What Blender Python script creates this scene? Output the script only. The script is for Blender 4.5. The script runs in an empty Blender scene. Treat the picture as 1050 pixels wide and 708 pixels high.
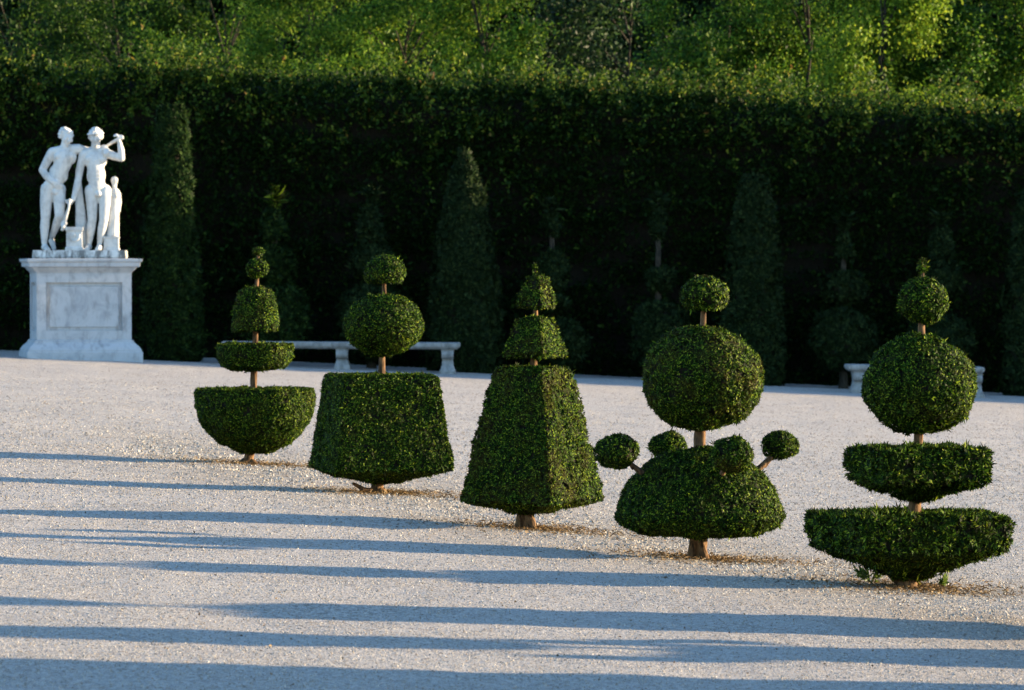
import bpy, math, random
import numpy as np
from mathutils import Vector, Matrix

random.seed(7)
rng = np.random.default_rng(11)
scn = bpy.context.scene
C = scn.collection
PI = math.pi
R = math.radians

# ------------------------------------------------------------------ site
CAM_H = 1.7          # eye height over the gravel at x = 0
FPX, CX, HY = 4800.0, 525.0, 265.0    # focal length / centre / horizon, in pixels of the 1050 px wide photograph
SLOPE = 0.045        # the terrace falls gently to the right


def gz(x):
    return -SLOPE * 25.0 * np.tanh(np.asarray(x) / 25.0)


def gnd(px, py):
    """pixel on the ground -> (x, y)"""
    d = CAM_H * FPX / (py - HY - SLOPE * (px - CX))
    for _ in range(3):
        x = (px - CX) * d / FPX
        d = (CAM_H - float(gz(x))) * FPX / (py - HY)
    return (px - CX) * d / FPX, d


# ------------------------------------------------------------------ object helpers
def tag(o, label=None, cat=None, group=None, kind=None):
    if label: o['label'] = label
    if cat: o['category'] = cat
    if group: o['group'] = group
    if kind: o['kind'] = kind
    return o


def thing(name, label, cat, loc=(0, 0, 0), rz=0.0, group=None):
    o = bpy.data.objects.new(name, None)
    o.empty_display_size = 0.2
    C.objects.link(o)
    o.location = loc
    o.rotation_euler = (0, 0, rz)
    return tag(o, label, cat, group)


def copy_tree(o, parent=None):
    c = o.copy()
    C.objects.link(c)
    if parent: c.parent = parent
    for ch in list(o.children):
        copy_tree(ch, c)
    return c


class Geo:
    """collects vertices and faces, links them as ONE mesh object"""
    def __init__(self):
        self.v, self.f4, self.f3, self.n = [], [], [], 0

    def add(self, V, F):
        V = np.asarray(V, dtype=np.float64).reshape(-1, 3)
        F = np.asarray(F, dtype=np.int64)
        if len(F):
            (self.f4 if F.shape[1] == 4 else self.f3).append(F + self.n)
        self.v.append(V)
        self.n += len(V)
        return self

    def build(self, name, mat, parent=None, smooth=True):
        V = np.concatenate(self.v)
        q = np.concatenate(self.f4) if self.f4 else np.zeros((0, 4), int)
        t = np.concatenate(self.f3) if self.f3 else np.zeros((0, 3), int)
        me = bpy.data.meshes.new(name)
        me.vertices.add(len(V))
        me.vertices.foreach_set('co', V.astype(np.float32).ravel())
        nl = q.size + t.size
        me.loops.add(nl)
        me.loops.foreach_set('vertex_index', np.concatenate([q.ravel(), t.ravel()]).astype(np.int32))
        me.polygons.add(len(q) + len(t))
        st = np.concatenate([np.arange(len(q)) * 4, q.size + np.arange(len(t)) * 3])
        me.polygons.foreach_set('loop_start', st.astype(np.int32))
        me.polygons.foreach_set('use_smooth', np.full(len(q) + len(t), smooth, dtype=bool))
        me.update(calc_edges=True)
        me.validate()
        me.materials.append(mat)
        o = bpy.data.objects.new(name, me)
        C.objects.link(o)
        if parent: o.parent = parent
        return o


# ------------------------------------------------------------------ noise (numpy value noise)
_LAT = rng.random((64, 64, 64))


def vnoise(P, s):
    """value noise in -1..1, feature size s"""
    Q = np.asarray(P) / s + 100.37
    I = np.floor(Q).astype(int)
    Fr = Q - I
    Fr = Fr * Fr * (3 - 2 * Fr)
    I &= 63
    J = (I + 1) & 63
    x0, y0, z0 = I.T
    x1, y1, z1 = J.T
    fx, fy, fz = Fr.T
    L = _LAT
    a = (L[x0, y0, z0] * (1 - fx) + L[x1, y0, z0] * fx) * (1 - fy) + (L[x0, y1, z0] * (1 - fx) + L[x1, y1, z0] * fx) * fy
    b = (L[x0, y0, z1] * (1 - fx) + L[x1, y0, z1] * fx) * (1 - fy) + (L[x0, y1, z1] * (1 - fx) + L[x1, y1, z1] * fx) * fy
    return (a * (1 - fz) + b * fz) * 2 - 1


def norm(a):
    return a / np.maximum(np.linalg.norm(a, axis=1, keepdims=True), 1e-9)


def ground_height(x, y):
    x = np.asarray(x, float); y = np.asarray(y, float)
    P = np.stack([x, y, np.zeros_like(x)], 1)
    P2 = P * np.array([0.6, 1, 1])
    return gz(x) + 0.022 * vnoise(P2, 1.9) + 0.007 * vnoise(P + 7.1, 0.55) + 0.0035 * vnoise(P + 3.3, 0.2)


# ------------------------------------------------------------------ materials
def new_mat(name):
    m = bpy.data.materials.new(name)
    m.use_nodes = True
    nt = m.node_tree
    nt.nodes.clear()
    out = nt.nodes.new('ShaderNodeOutputMaterial')
    return m, nt, out


def N(nt, t, **kw):
    n = nt.nodes.new(t)
    for k, v in kw.items():
        setattr(n, k, v)
    return n


def ramp(nt, stops, interp='LINEAR'):
    r = N(nt, 'ShaderNodeValToRGB')
    e = r.color_ramp.elements
    r.color_ramp.interpolation = interp
    while len(e) < len(stops): e.new(0.5)
    for el, (p, c) in zip(e, stops):
        el.position = p
        el.color = (*c, 1)
    return r


def leaf_mat(name, stops, brown=None, brown_amt=0.0, nscale=5.0, trans=0.25, rough=0.5, spec=0.3):
    m, nt, out = new_mat(name)
    L = nt.links.new
    geo = N(nt, 'ShaderNodeNewGeometry')
    r = ramp(nt, stops)
    L(geo.outputs['Random Per Island'], r.inputs[0])
    col = r.outputs[0]
    if brown:
        tc = N(nt, 'ShaderNodeTexCoord')
        no = N(nt, 'ShaderNodeTexNoise')
        no.inputs['Scale'].default_value = nscale
        no.inputs['Detail'].default_value = 5
        no.inputs['Roughness'].default_value = 0.7
        L(tc.outputs['Object'], no.inputs['Vector'])
        mr = N(nt, 'ShaderNodeMapRange')
        mr.inputs[1].default_value = 0.46; mr.inputs[2].default_value = 0.68
        mr.inputs[3].default_value = 0.0; mr.inputs[4].default_value = brown_amt
        L(no.outputs[0], mr.inputs[0])
        mx = N(nt, 'ShaderNodeMix', data_type='RGBA')
        L(mr.outputs[0], mx.inputs[0]); L(col, mx.inputs[6])
        mx.inputs[7].default_value = (*brown, 1)
        col = mx.outputs[2]
    p = N(nt, 'ShaderNodeBsdfPrincipled')
    p.inputs['Roughness'].default_value = rough
    p.inputs['Specular IOR Level'].default_value = spec
    L(col, p.inputs['Base Color'])
    t = N(nt, 'ShaderNodeBsdfTranslucent')
    hs = N(nt, 'ShaderNodeHueSaturation')
    hs.inputs['Hue'].default_value = 0.495
    hs.inputs['Value'].default_value = 1.5
    L(col, hs.inputs['Color']); L(hs.outputs[0], t.inputs[0])
    ms = N(nt, 'ShaderNodeMixShader')
    ms.inputs[0].default_value = trans
    L(p.outputs[0], ms.inputs[1]); L(t.outputs[0], ms.inputs[2])
    L(ms.outputs[0], out.inputs[0])
    return m


def bark_mat(name, a, b):
    m, nt, out = new_mat(name)
    L = nt.links.new
    tc = N(nt, 'ShaderNodeTexCoord')
    mp = N(nt, 'ShaderNodeMapping')
    mp.inputs['Scale'].default_value = (1, 1, 0.22)
    no = N(nt, 'ShaderNodeTexNoise')
    no.inputs['Scale'].default_value = 55
    no.inputs['Detail'].default_value = 6
    L(tc.outputs['Object'], mp.inputs[0]); L(mp.outputs[0], no.inputs['Vector'])
    r = ramp(nt, [(0.35, a), (0.65, b)])
    L(no.outputs[0], r.inputs[0])
    p = N(nt, 'ShaderNodeBsdfPrincipled')
    p.inputs['Roughness'].default_value = 0.85
    p.inputs['Specular IOR Level'].default_value = 0.15
    bp = N(nt, 'ShaderNodeBump')
    bp.inputs['Strength'].default_value = 0.8
    bp.inputs['Distance'].default_value = 0.01
    L(no.outputs[0], bp.inputs['Height'])
    L(r.outputs[0], p.inputs['Base Color']); L(bp.outputs[0], p.inputs['Normal'])
    L(p.outputs[0], out.inputs[0])
    return m


YEW = [(0.0, (0.0025, 0.008, 0.001)), (0.5, (0.0065, 0.019, 0.0016)), (0.78, (0.030, 0.074, 0.005)), (0.92, (0.095, 0.155, 0.009)), (1.0, (0.21, 0.25, 0.018))]
M = {}
M['yew'] = leaf_mat('yew_leaves', YEW, (0.04, 0.026, 0.008), 0.3, 7.0, 0.2, rough=0.6, spec=0.06)
M['yew_brown'] = leaf_mat('yew_leaves_browned', YEW, (0.06, 0.036, 0.010), 0.5, 6.0, 0.2, rough=0.6, spec=0.06)
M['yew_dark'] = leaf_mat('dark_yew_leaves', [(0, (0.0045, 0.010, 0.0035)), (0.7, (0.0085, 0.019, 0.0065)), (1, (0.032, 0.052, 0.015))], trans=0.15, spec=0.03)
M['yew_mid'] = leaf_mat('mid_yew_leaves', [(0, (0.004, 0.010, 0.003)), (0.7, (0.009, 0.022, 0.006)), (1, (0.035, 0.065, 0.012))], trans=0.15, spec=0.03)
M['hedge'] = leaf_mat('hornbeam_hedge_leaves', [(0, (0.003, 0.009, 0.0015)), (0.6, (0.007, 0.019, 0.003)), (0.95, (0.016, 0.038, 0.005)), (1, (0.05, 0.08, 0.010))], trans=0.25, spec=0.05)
M['twig_shade'] = bark_mat('shade_dark_twigs', (0.004, 0.0035, 0.002), (0.012, 0.010, 0.005))  # inner twigs near black: shade between the leaves put into the colour
M['shoots'] = leaf_mat('young_hedge_shoots', [(0, (0.010, 0.028, 0.003)), (0.5, (0.032, 0.068, 0.007)), (0.85, (0.08, 0.12, 0.012)), (0.95, (0.15, 0.17, 0.018)), (1, (0.13, 0.065, 0.02))], trans=0.35, spec=0.1)
M['tree_dark'] = leaf_mat('dark_tree_leaves', [(0, (0.004, 0.012, 0.004)), (0.7, (0.010, 0.028, 0.008)), (1, (0.04, 0.08, 0.016))], trans=0.2, spec=0.1)  # own tone of the evergreen; painted-in shade on left tree and wood
M['tree_shaded'] = leaf_mat('shaded_green_tree_leaves', [(0, (0.004, 0.015, 0.002)), (0.6, (0.014, 0.044, 0.006)), (0.88, (0.042, 0.09, 0.009)), (1, (0.09, 0.14, 0.014))], trans=0.28, spec=0.08)  # green darkened in its colour for the shade at the grove's left
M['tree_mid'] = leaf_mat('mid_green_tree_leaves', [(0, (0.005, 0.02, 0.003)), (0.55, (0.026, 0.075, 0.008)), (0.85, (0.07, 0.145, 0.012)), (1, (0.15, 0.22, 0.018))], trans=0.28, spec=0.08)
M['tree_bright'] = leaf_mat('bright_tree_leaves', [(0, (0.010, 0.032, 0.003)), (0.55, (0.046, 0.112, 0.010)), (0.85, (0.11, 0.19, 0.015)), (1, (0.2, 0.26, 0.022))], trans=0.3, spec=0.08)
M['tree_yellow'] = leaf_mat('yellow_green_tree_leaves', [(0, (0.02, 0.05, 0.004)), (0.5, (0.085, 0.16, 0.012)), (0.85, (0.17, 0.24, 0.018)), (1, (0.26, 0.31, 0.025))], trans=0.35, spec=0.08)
M['weed'] = leaf_mat('weed_leaves', [(0, (0.03, 0.065, 0.01)), (1, (0.09, 0.13, 0.022))], trans=0.35)
M['litter'] = leaf_mat('dry_needle_litter', [(0, (0.05, 0.03, 0.015)), (0.6, (0.13, 0.08, 0.035)), (1, (0.23, 0.155, 0.07))], trans=0.1, spec=0.1)


M['bark'] = bark_mat('yew_bark', (0.028, 0.016, 0.009), (0.18, 0.10, 0.048))
M['bark_grey'] = bark_mat('tree_bark', (0.012, 0.011, 0.008), (0.04, 0.034, 0.024))


def gravel_mat():
    m, nt, out = new_mat('pale_gravel')
    L = nt.links.new
    tc = N(nt, 'ShaderNodeTexCoord')
    # fine stones
    vo = N(nt, 'ShaderNodeTexVoronoi')
    vo.inputs['Scale'].default_value = 62
    L(tc.outputs['Object'], vo.inputs['Vector'])
    n1 = N(nt, 'ShaderNodeTexNoise')
    n1.inputs['Scale'].default_value = 30; n1.inputs['Detail'].default_value = 6; n1.inputs['Roughness'].default_value = 0.75
    L(tc.outputs['Object'], n1.inputs['Vector'])
    n2 = N(nt, 'ShaderNodeTexNoise')
    n2.inputs['Scale'].default_value = 0.8; n2.inputs['Detail'].default_value = 5; n2.inputs['Roughness'].default_value = 0.65
    L(tc.outputs['Object'], n2.inputs['Vector'])
    sep = N(nt, 'ShaderNodeSeparateColor')
    L(vo.outputs['Color'], sep.inputs[0])
    stones = ramp(nt, [(0.0, (0.19, 0.165, 0.148)), (0.3, (0.35, 0.315, 0.285)), (0.75, (0.455, 0.415, 0.38)), (1.0, (0.62, 0.57, 0.52))])
    L(sep.outputs[0], stones.inputs[0])
    # broad noise patches blending the stones towards one pale tone
    pr = N(nt, 'ShaderNodeMapRange')
    pr.inputs[1].default_value = 0.38; pr.inputs[2].default_value = 0.62
    L(n2.outputs[0], pr.inputs[0])
    # band of coarser, needle-stained gravel along the row of topiaries
    sx = N(nt, 'ShaderNodeSeparateXYZ')
    L(tc.outputs['Object'], sx.inputs[0])
    lin = N(nt, 'ShaderNodeMath', operation='MULTIPLY_ADD')       # y + 2.75 x - 31.2
    L(sx.outputs[0], lin.inputs[0]); lin.inputs[1].default_value = 2.75; lin.inputs[2].default_value = -30.6
    ad = N(nt, 'ShaderNodeMath', operation='ADD')
    L(lin.outputs[0], ad.inputs[0]); L(sx.outputs[1], ad.inputs[1])
    ab = N(nt, 'ShaderNodeMath', operation='ABSOLUTE')
    L(ad.outputs[0], ab.inputs[0])
    nadd = N(nt, 'ShaderNodeMath', operation='MULTIPLY_ADD')
    L(n2.outputs[0], nadd.inputs[0]); nadd.inputs[1].default_value = -5.0; L(ab.outputs[0], nadd.inputs[2])
    band = N(nt, 'ShaderNodeMapRange')
    band.inputs[1].default_value = -1.5; band.inputs[2].default_value = 2.4
    band.inputs[3].default_value = 0.85; band.inputs[4].default_value = 0.0
    L(nadd.outputs[0], band.inputs[0])
    axx = N(nt, 'ShaderNodeMath', operation='ABSOLUTE')
    L(sx.outputs[0], axx.inputs[0])
    lim = N(nt, 'ShaderNodeMapRange')
    lim.inputs[1].default_value = 2.2; lim.inputs[2].default_value = 4.2; lim.inputs[3].default_value = 1; lim.inputs[4].default_value = 0
    L(axx.outputs[0], lim.inputs[0])
    bl = N(nt, 'ShaderNodeMath', operation='MULTIPLY')
    L(band.outputs[0], bl.inputs[0]); L(lim.outputs[0], bl.inputs[1])
    warm = N(nt, 'ShaderNodeMix', data_type='RGBA', blend_type='MULTIPLY')
    L(bl.outputs[0], warm.inputs[0]); L(stones.outputs[0], warm.inputs[6])
    warm.inputs[7].default_value = (0.80, 0.70, 0.55, 1)
    pale_mix = N(nt, 'ShaderNodeMix', data_type='RGBA')
    wf = N(nt, 'ShaderNodeMath', operation='MULTIPLY')
    L(pr.outputs[0], wf.inputs[0]); wf.inputs[1].default_value = 0.6
    L(wf.outputs[0], pale_mix.inputs[0]); L(warm.outputs[2], pale_mix.inputs[6])
    pale_mix.inputs[7].default_value = (0.455, 0.42, 0.39, 1)
    # tiny dark bits
    n3 = N(nt, 'ShaderNodeTexNoise')
    n3.inputs['Scale'].default_value = 14; n3.inputs['Detail'].default_value = 3
    L(tc.outputs['Object'], n3.inputs['Vector'])
    dr = N(nt, 'ShaderNodeMapRange')
    dr.inputs[1].default_value = 0.66; dr.inputs[2].default_value = 0.75; dr.inputs[4].default_value = 0.6
    L(n3.outputs[0], dr.inputs[0])
    dk = N(nt, 'ShaderNodeMix', data_type='RGBA')
    L(dr.outputs[0], dk.inputs[0]); L(pale_mix.outputs[2], dk.inputs[6])
    dk.inputs[7].default_value = (0.16, 0.12, 0.085, 1)
    p = N(nt, 'ShaderNodeBsdfPrincipled')
    p.inputs['Roughness'].default_value = 0.9
    p.inputs['Specular IOR Level'].default_value = 0.15
    L(dk.outputs[2], p.inputs['Base Color'])
    b1 = N(nt, 'ShaderNodeBump', invert=True)
    b1.inputs['Strength'].default_value = 1.0; b1.inputs['Distance'].default_value = 0.016
    L(vo.outputs['Distance'], b1.inputs['Height'])
    b2 = N(nt, 'ShaderNodeBump')
    b2.inputs['Strength'].default_value = 0.9; b2.inputs['Distance'].default_value = 0.022
    L(n1.outputs[0], b2.inputs['Height']); L(b1.outputs[0], b2.inputs['Normal'])
    L(b2.outputs[0], p.inputs['Normal'])
    L(p.outputs[0], out.inputs[0])
    return m


M['gravel'] = gravel_mat()


def pebble_mat():
    m, nt, out = new_mat('loose_pebbles')
    L = nt.links.new
    geo = N(nt, 'ShaderNodeNewGeometry')
    r = ramp(nt, [(0, (0.14, 0.11, 0.08)), (0.25, (0.23, 0.20, 0.165)), (0.7, (0.33, 0.30, 0.26)), (1, (0.43, 0.40, 0.355))])
    L(geo.outputs['Random Per Island'], r.inputs[0])
    p = N(nt, 'ShaderNodeBsdfPrincipled')
    p.inputs['Roughness'].default_value = 0.85
    p.inputs['Specular IOR Level'].default_value = 0.2
    L(r.outputs[0], p.inputs['Base Color']); L(p.outputs[0], out.inputs[0])
    return m


M['pebble'] = pebble_mat()


def stone_mat(name, base, vein, dirt, dirt_lo, dirt_hi, vscale=3.0, bump=0.25):
    m, nt, out = new_mat(name)
    L = nt.links.new
    tc = N(nt, 'ShaderNodeTexCoord')
    n1 = N(nt, 'ShaderNodeTexNoise')
    n1.inputs['Scale'].default_value = vscale; n1.inputs['Detail'].default_value = 7
    n1.inputs['Roughness'].default_value = 0.65; n1.inputs['Distortion'].default_value = 1.6
    L(tc.outputs['Object'], n1.inputs['Vector'])
    r = ramp(nt, [(0.36, vein), (0.52, base), (0.7, tuple(min(1, c * 1.06) for c in base))])
    L(n1.outputs[0], r.inputs[0])
    mp = N(nt, 'ShaderNodeMapping'); mp.inputs['Scale'].default_value = (1, 1, 0.3)
    L(tc.outputs['Object'], mp.inputs[0])
    n2 = N(nt, 'ShaderNodeTexNoise')
    n2.inputs['Scale'].default_value = 9; n2.inputs['Detail'].default_value = 8; n2.inputs['Roughness'].default_value = 0.7
    L(mp.outputs[0], n2.inputs['Vector'])
    mr = N(nt, 'ShaderNodeMapRange')
    mr.inputs[1].default_value = dirt_lo; mr.inputs[2].default_value = dirt_hi
    mr.inputs[3].default_value = 0; mr.inputs[4].default_value = 0.8
    L(n2.outputs[0], mr.inputs[0])
    mx = N(nt, 'ShaderNodeMix', data_type='RGBA')
    L(mr.outputs[0], mx.inputs[0]); L(r.outputs[0], mx.inputs[6]); mx.inputs[7].default_value = (*dirt, 1)
    p = N(nt, 'ShaderNodeBsdfPrincipled')
    p.inputs['Roughness'].default_value = 0.6
    p.inputs['Specular IOR Level'].default_value = 0.25
    b = N(nt, 'ShaderNodeBump')
    b.inputs['Strength'].default_value = bump; b.inputs['Distance'].default_value = 0.01
    L(n2.outputs[0], b.inputs['Height']); L(b.outputs[0], p.inputs['Normal'])
    L(mx.outputs[2], p.inputs['Base Color']); L(p.outputs[0], out.inputs[0])
    return m


M['marble'] = stone_mat('statue_marble', (0.58, 0.57, 0.55), (0.46, 0.455, 0.445), (0.2, 0.185, 0.165), 0.5, 0.75, 4.0, 0.15)
M['pedestal'] = stone_mat('veined_marble', (0.42, 0.43, 0.45), (0.33, 0.345, 0.37), (0.16, 0.155, 0.15), 0.52, 0.75, 3.2, 0.2)
M['weathered'] = stone_mat('weathered_marble', (0.62, 0.61, 0.59), (0.35, 0.34, 0.33), (0.05, 0.047, 0.043), 0.44, 0.56, 5.0, 0.3)
M['bench'] = stone_mat('bench_stone', (0.29, 0.29, 0.285), (0.19, 0.19, 0.19), (0.07, 0.067, 0.06), 0.42, 0.7, 6.0, 0.3)

# ------------------------------------------------------------------ foliage
def loft(profile, n=2.0, seg=56, step=0.03, rot=0.0, centre=(0, 0), wob=0.012, wsize=0.16, seed=0.0, lean=(0, 0)):
    """closed body from a (radius, z) profile; n=2 round, n large square.  Returns V, F"""
    prof = np.array(profile, float)
    pts = [prof[0]]
    for a, b in zip(prof[:-1], prof[1:]):
        k = max(1, int(math.ceil(np.linalg.norm(b - a) / step)))
        for i in range(1, k + 1):
            pts.append(a + (b - a) * i / k)
    pts = np.array(pts)
    th = np.arange(seg) * 2 * PI / seg + PI / 4
    if n > 2.1:
        # corners get as many samples as the sides
        rho = (np.abs(np.cos(th)) ** n + np.abs(np.sin(th)) ** n) ** (-1.0 / n)
    else:
        rho = np.ones(seg)
    ct, st = np.cos(th + rot) * rho, np.sin(th + rot) * rho
    V = np.empty((len(pts), seg, 3))
    V[:, :, 0] = pts[:, :1] * ct
    V[:, :, 1] = pts[:, :1] * st
    V[:, :, 2] = pts[:, 1:2]
    V = V.reshape(-1, 3)
    if wob:
        d = V - np.array([0, 0, pts[:, 1].mean()])
        V = V + norm(d) * (vnoise(V + seed, wsize) * wob + vnoise(V + seed + 5, wsize * 0.4) * wob * 0.6)[:, None]
    V[:, 0] += centre[0] + lean[0] * V[:, 2]
    V[:, 1] += centre[1] + lean[1] * V[:, 2]
    i = np.arange(len(pts) - 1)[:, None] * seg
    j = np.arange(seg)[None, :]
    jn = (j + 1) % seg
    F = np.stack([i + j, i + jn, i + seg + jn, i + seg + j], -1).reshape(-1, 4)
    return V, F


def sample(V, F, density, keep=None):
    """points and outward normals spread evenly over quads"""
    A, B, Cc, D = (V[F[:, k]] for k in range(4))
    n1 = np.cross(B - A, Cc - A); n2 = np.cross(Cc - A, D - A)
    a = (np.linalg.norm(n1, axis=1) + np.linalg.norm(n2, axis=1)) / 2
    cnt = int(a.sum() * density)
    fi = rng.choice(len(F), cnt, p=a / a.sum())
    u, v = rng.random(cnt)[:, None], rng.random(cnt)[:, None]
    P = (A[fi] * (1 - u) + B[fi] * u) * (1 - v) + (D[fi] * (1 - u) + Cc[fi] * u) * v
    Nn = norm((n1 + n2)[fi])
    return P, Nn


def leaves(geo, P, D, length, width, fan=1, spread=0.6, cup=0.15, face=None):
    """rhombic leaves from P along D"""
    n = len(P)
    D = norm(D)
    rnd = norm(rng.normal(size=(n, 3)))
    S = norm(np.cross(D, rnd if face is None else face))
    for k in range(fan):
        a = 0.0 if fan == 1 else (k - (fan - 1) / 2) * spread
        Dk = D * math.cos(a) + S * math.sin(a)
        Sk = S * math.cos(a) - D * math.sin(a)
        U = np.cross(Dk, Sk)
        l = (length * (0.6 + 0.8 * rng.random(n)))[:, None]
        w = (width * (0.7 + 0.6 * rng.random(n)))[:, None]
        base = P
        m = P + Dk * l * 0.45 + U * l * cup
        tip = P + Dk * l
        V = np.stack([base, m + Sk * w / 2, tip, m - Sk * w / 2], 1).reshape(-1, 3)
        F = np.arange(n * 4).reshape(-1, 4)
        geo.add(V, F)


def vnormals(V, F):
    nrm = np.zeros_like(V)
    fn = np.cross(V[F[:, 2]] - V[F[:, 0]], V[F[:, 3]] - V[F[:, 1]])
    for q in range(4):
        np.add.at(nrm, F[:, q], fn)
    return norm(nrm)


def clipped(name, parent, bodies, mat, density=19000, length=0.0185, width=0.0074, fan=3, shag=0.6, up=0.1, inset=0.016, lump=0.010, shrink=None):
    """a clipped body of foliage: a core of twigs darkened for shade plus needle sprays lying over its whole surface"""
    g = Geo()
    gc = Geo()
    for V, F in bodies:
        size = V[:, :2].ptp(0).max() / 2 if hasattr(V, 'ptp') else np.ptp(V[:, :2], axis=0).max() / 2
        sh = min(length * 0.25 if shrink is None else shrink, size * 0.35)
        nrm = vnormals(V, F)
        V = V - nrm * sh
        P, Nn = sample(V, F, density)
        # small gaps where the core shows through
        gap = vnoise(P + 9, 1.7 * length) + 0.6 * vnoise(P + 2, 0.9 * length)
        keep = gap + rng.random(len(P)) * 1.3 > 0.30
        P, Nn, gap = P[keep], Nn[keep], gap[keep]
        P = P + Nn * ((rng.random(len(P)) - 0.75)[:, None] * length * 0.8 + lump * vnoise(P, 0.11)[:, None] + 0.3 * length * gap[:, None])
        T = rng.normal(size=P.shape)
        T = norm(T - Nn * (T * Nn).sum(1)[:, None])
        D = T + Nn * (0.15 + shag * 0.8 * rng.random(len(P))[:, None]) + np.array([0, 0, up])
        # broad side of the spray turned outwards, with scatter
        leaves(g, P, D, length, width, fan, face=Nn + rng.normal(size=P.shape) * 0.28)
        k = rng.choice(len(P), max(1, len(P) // 70), replace=False)
        leaves(g, P[k], Nn[k] + rng.normal(size=(len(k), 3)) * 0.5 + [0, 0, 0.2], length * 1.6, width * 1.1, fan)
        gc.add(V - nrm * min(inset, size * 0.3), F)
    o = g.build(name, mat, parent)
    # the shade-darkened core joins the same mesh as a second material
    c = gc.build(name + '_core', M['twig_shade'])
    return join_into(o, c)


def join_into(o, c):
    import bmesh
    bm = bmesh.new()
    bm.from_mesh(o.data)
    n = len(bm.faces)
    bm.from_mesh(c.data)
    bm.faces.ensure_lookup_table()
    for f_ in bm.faces[n:]:
        f_.material_index = 1
    bm.to_mesh(o.data)
    bm.free()
    o.data.materials.append(c.data.materials[0])
    me = c.data
    bpy.data.objects.remove(c)
    bpy.data.meshes.remove(me)
    return o


def tube(geo, pts, rad, seg=12, rough=0.0):
    pts = np.array(pts, float)
    rad = np.array(rad, float)
    # resample
    P, Rr = [pts[0]], [rad[0]]
    for a, b, ra, rb in zip(pts[:-1], pts[1:], rad[:-1], rad[1:]):
        k = max(1, int(np.linalg.norm(b - a) / 0.04)) if rough else 1
        for i in range(1, k + 1):
            t = i / k
            P.append(a + (b - a) * t); Rr.append(ra + (rb - ra) * t)
    P, Rr = np.array(P), np.array(Rr)
    T = norm(np.gradient(P, axis=0))
    X = norm(np.cross(T, np.array([0.13, 0.97, 0.21])))
    Y = np.cross(T, X)
    th = np.arange(seg) * 2 * PI / seg
    V = P[:, None] + (X[:, None] * np.cos(th)[None, :, None] + Y[:, None] * np.sin(th)[None, :, None]) * Rr[:, None, None]
    V = V.reshape(-1, 3)
    if rough:
        ctr = np.repeat(P, seg, 0)
        V = ctr + (V - ctr) * (1 + rough * 1.2 * vnoise(V * [1, 1, 0.2], 0.03)[:, None] + rough * 0.9 * vnoise(V + 4, 0.09)[:, None])
    i = np.arange(len(P) - 1)[:, None] * seg
    j = np.arange(seg)[None, :]
    F = np.stack([i + j, i + (j + 1) % seg, i + seg + (j + 1) % seg, i + seg + j], -1).reshape(-1, 4)
    geo.add(V, F)
    # closed end
    geo.add(np.vstack([V[-seg:], P[-1:]]), np.stack([np.arange(seg), (np.arange(seg) + 1) % seg, np.full(seg, seg)], 1))


def ell(rx, rz, zc, flat=None, k=14, squash=1.0):
    """profile of an ellipsoid, optionally cut flat below z = flat (fraction of rz)"""
    out = []
    lo = -PI / 2 if flat is None else math.asin(max(-1, flat))
    if flat is not None:
        out.append((0.0, zc + rz * flat))
    for i in range(k + 1):
        a = lo + (PI / 2 - lo) * i / k
        out.append((rx * max(0.0, math.cos(a)) ** squash, zc + rz * math.sin(a)))
    out[-1] = (0.0, zc + rz)
    if flat is None: out[0] = (0.0, zc - rz)
    return out


class Frame:
    """measures taken off one plant: pixels -> metres round its base"""
    def __init__(s, bx, by):
        s.bx, s.by = bx, by
        s.x, s.d = gnd(bx, by)
        s.s = FPX / s.d
        s.z = float(ground_height([s.x], [s.d])[0])

    def h(s, y): return (s.by - y) / s.s
    def w(s, r): return r / s.s
    def dx(s, x): return (x - s.bx) / s.s


ROW = 'clipped topiaries standing in the front row on the gravel'


def trunk(parent, fr, spec, side=()):
    """spec: list of (px x, px y, half width px)"""
    g = Geo()
    tube(g, [(fr.dx(x), 0, fr.h(y)) for x, y, r in spec], [fr.w(r * (0.78 if r < 9 else 0.92)) for x, y, r in spec], 18, 0.2)
    for s in side:
        tube(g, [(fr.dx(x), yy, fr.h(y)) for x, yy, y, r in s], [fr.w(r) for x, yy, y, r in s], 10, 0.13)
    g.build('trunk', M['bark'], parent)


# 1 -- bowl, disc, bell, ball and tip
f = Frame(256, 476)
t = thing('topiary', 'slim topiary with a round bowl, flat disc, bell and small ball up its stem', 'topiary', (f.x, f.d, f.z), 0, ROW)
dxc = f.dx(261)
clipped('bowl_foliage', t, [loft([(0.0, f.h(464.5)), (f.w(16), f.h(463)), (f.w(36), f.h(455)), (f.w(48), f.h(445)), (f.w(57), f.h(431)), (f.w(61), f.h(418)), (f.w(61.5), f.h(404)), (f.w(60), f.h(399)), (f.w(40), f.h(398)), (0, f.h(398))], centre=(dxc, 0), seed=1)], M['yew'])
clipped('disc_foliage', t, [loft([(0, f.h(379)), (f.w(24), f.h(379)), (f.w(34), f.h(375)), (f.w(38.5), f.h(367)), (f.w(39), f.h(355)), (f.w(38), f.h(352.5)), (0, f.h(352))], centre=(dxc, 0), seed=2)], M['yew'])
clipped('bell_foliage', t, [loft([(0, f.h(338)), (f.w(22.5), f.h(339)), (f.w(23.5), f.h(335)), (f.w(22.5), f.h(318)), (f.w(21), f.h(306)), (f.w(16), f.h(297)), (f.w(8), f.h(293.5)), (0, f.h(293))], centre=(f.dx(262), 0), wob=0.008, seed=3)], M['yew_brown'])
clipped('ball_foliage', t, [loft(ell(f.w(11.5), f.w(11.5), f.h(275)), centre=(f.dx(263.5), 0), wob=0.008, seed=4)], M['yew'])
clipped('tip_foliage', t, [loft(ell(f.w(6.5), f.w(4.8), f.h(258)), centre=(f.dx(265), 0), wob=0.005, seed=5)], M['yew_brown'])
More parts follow.
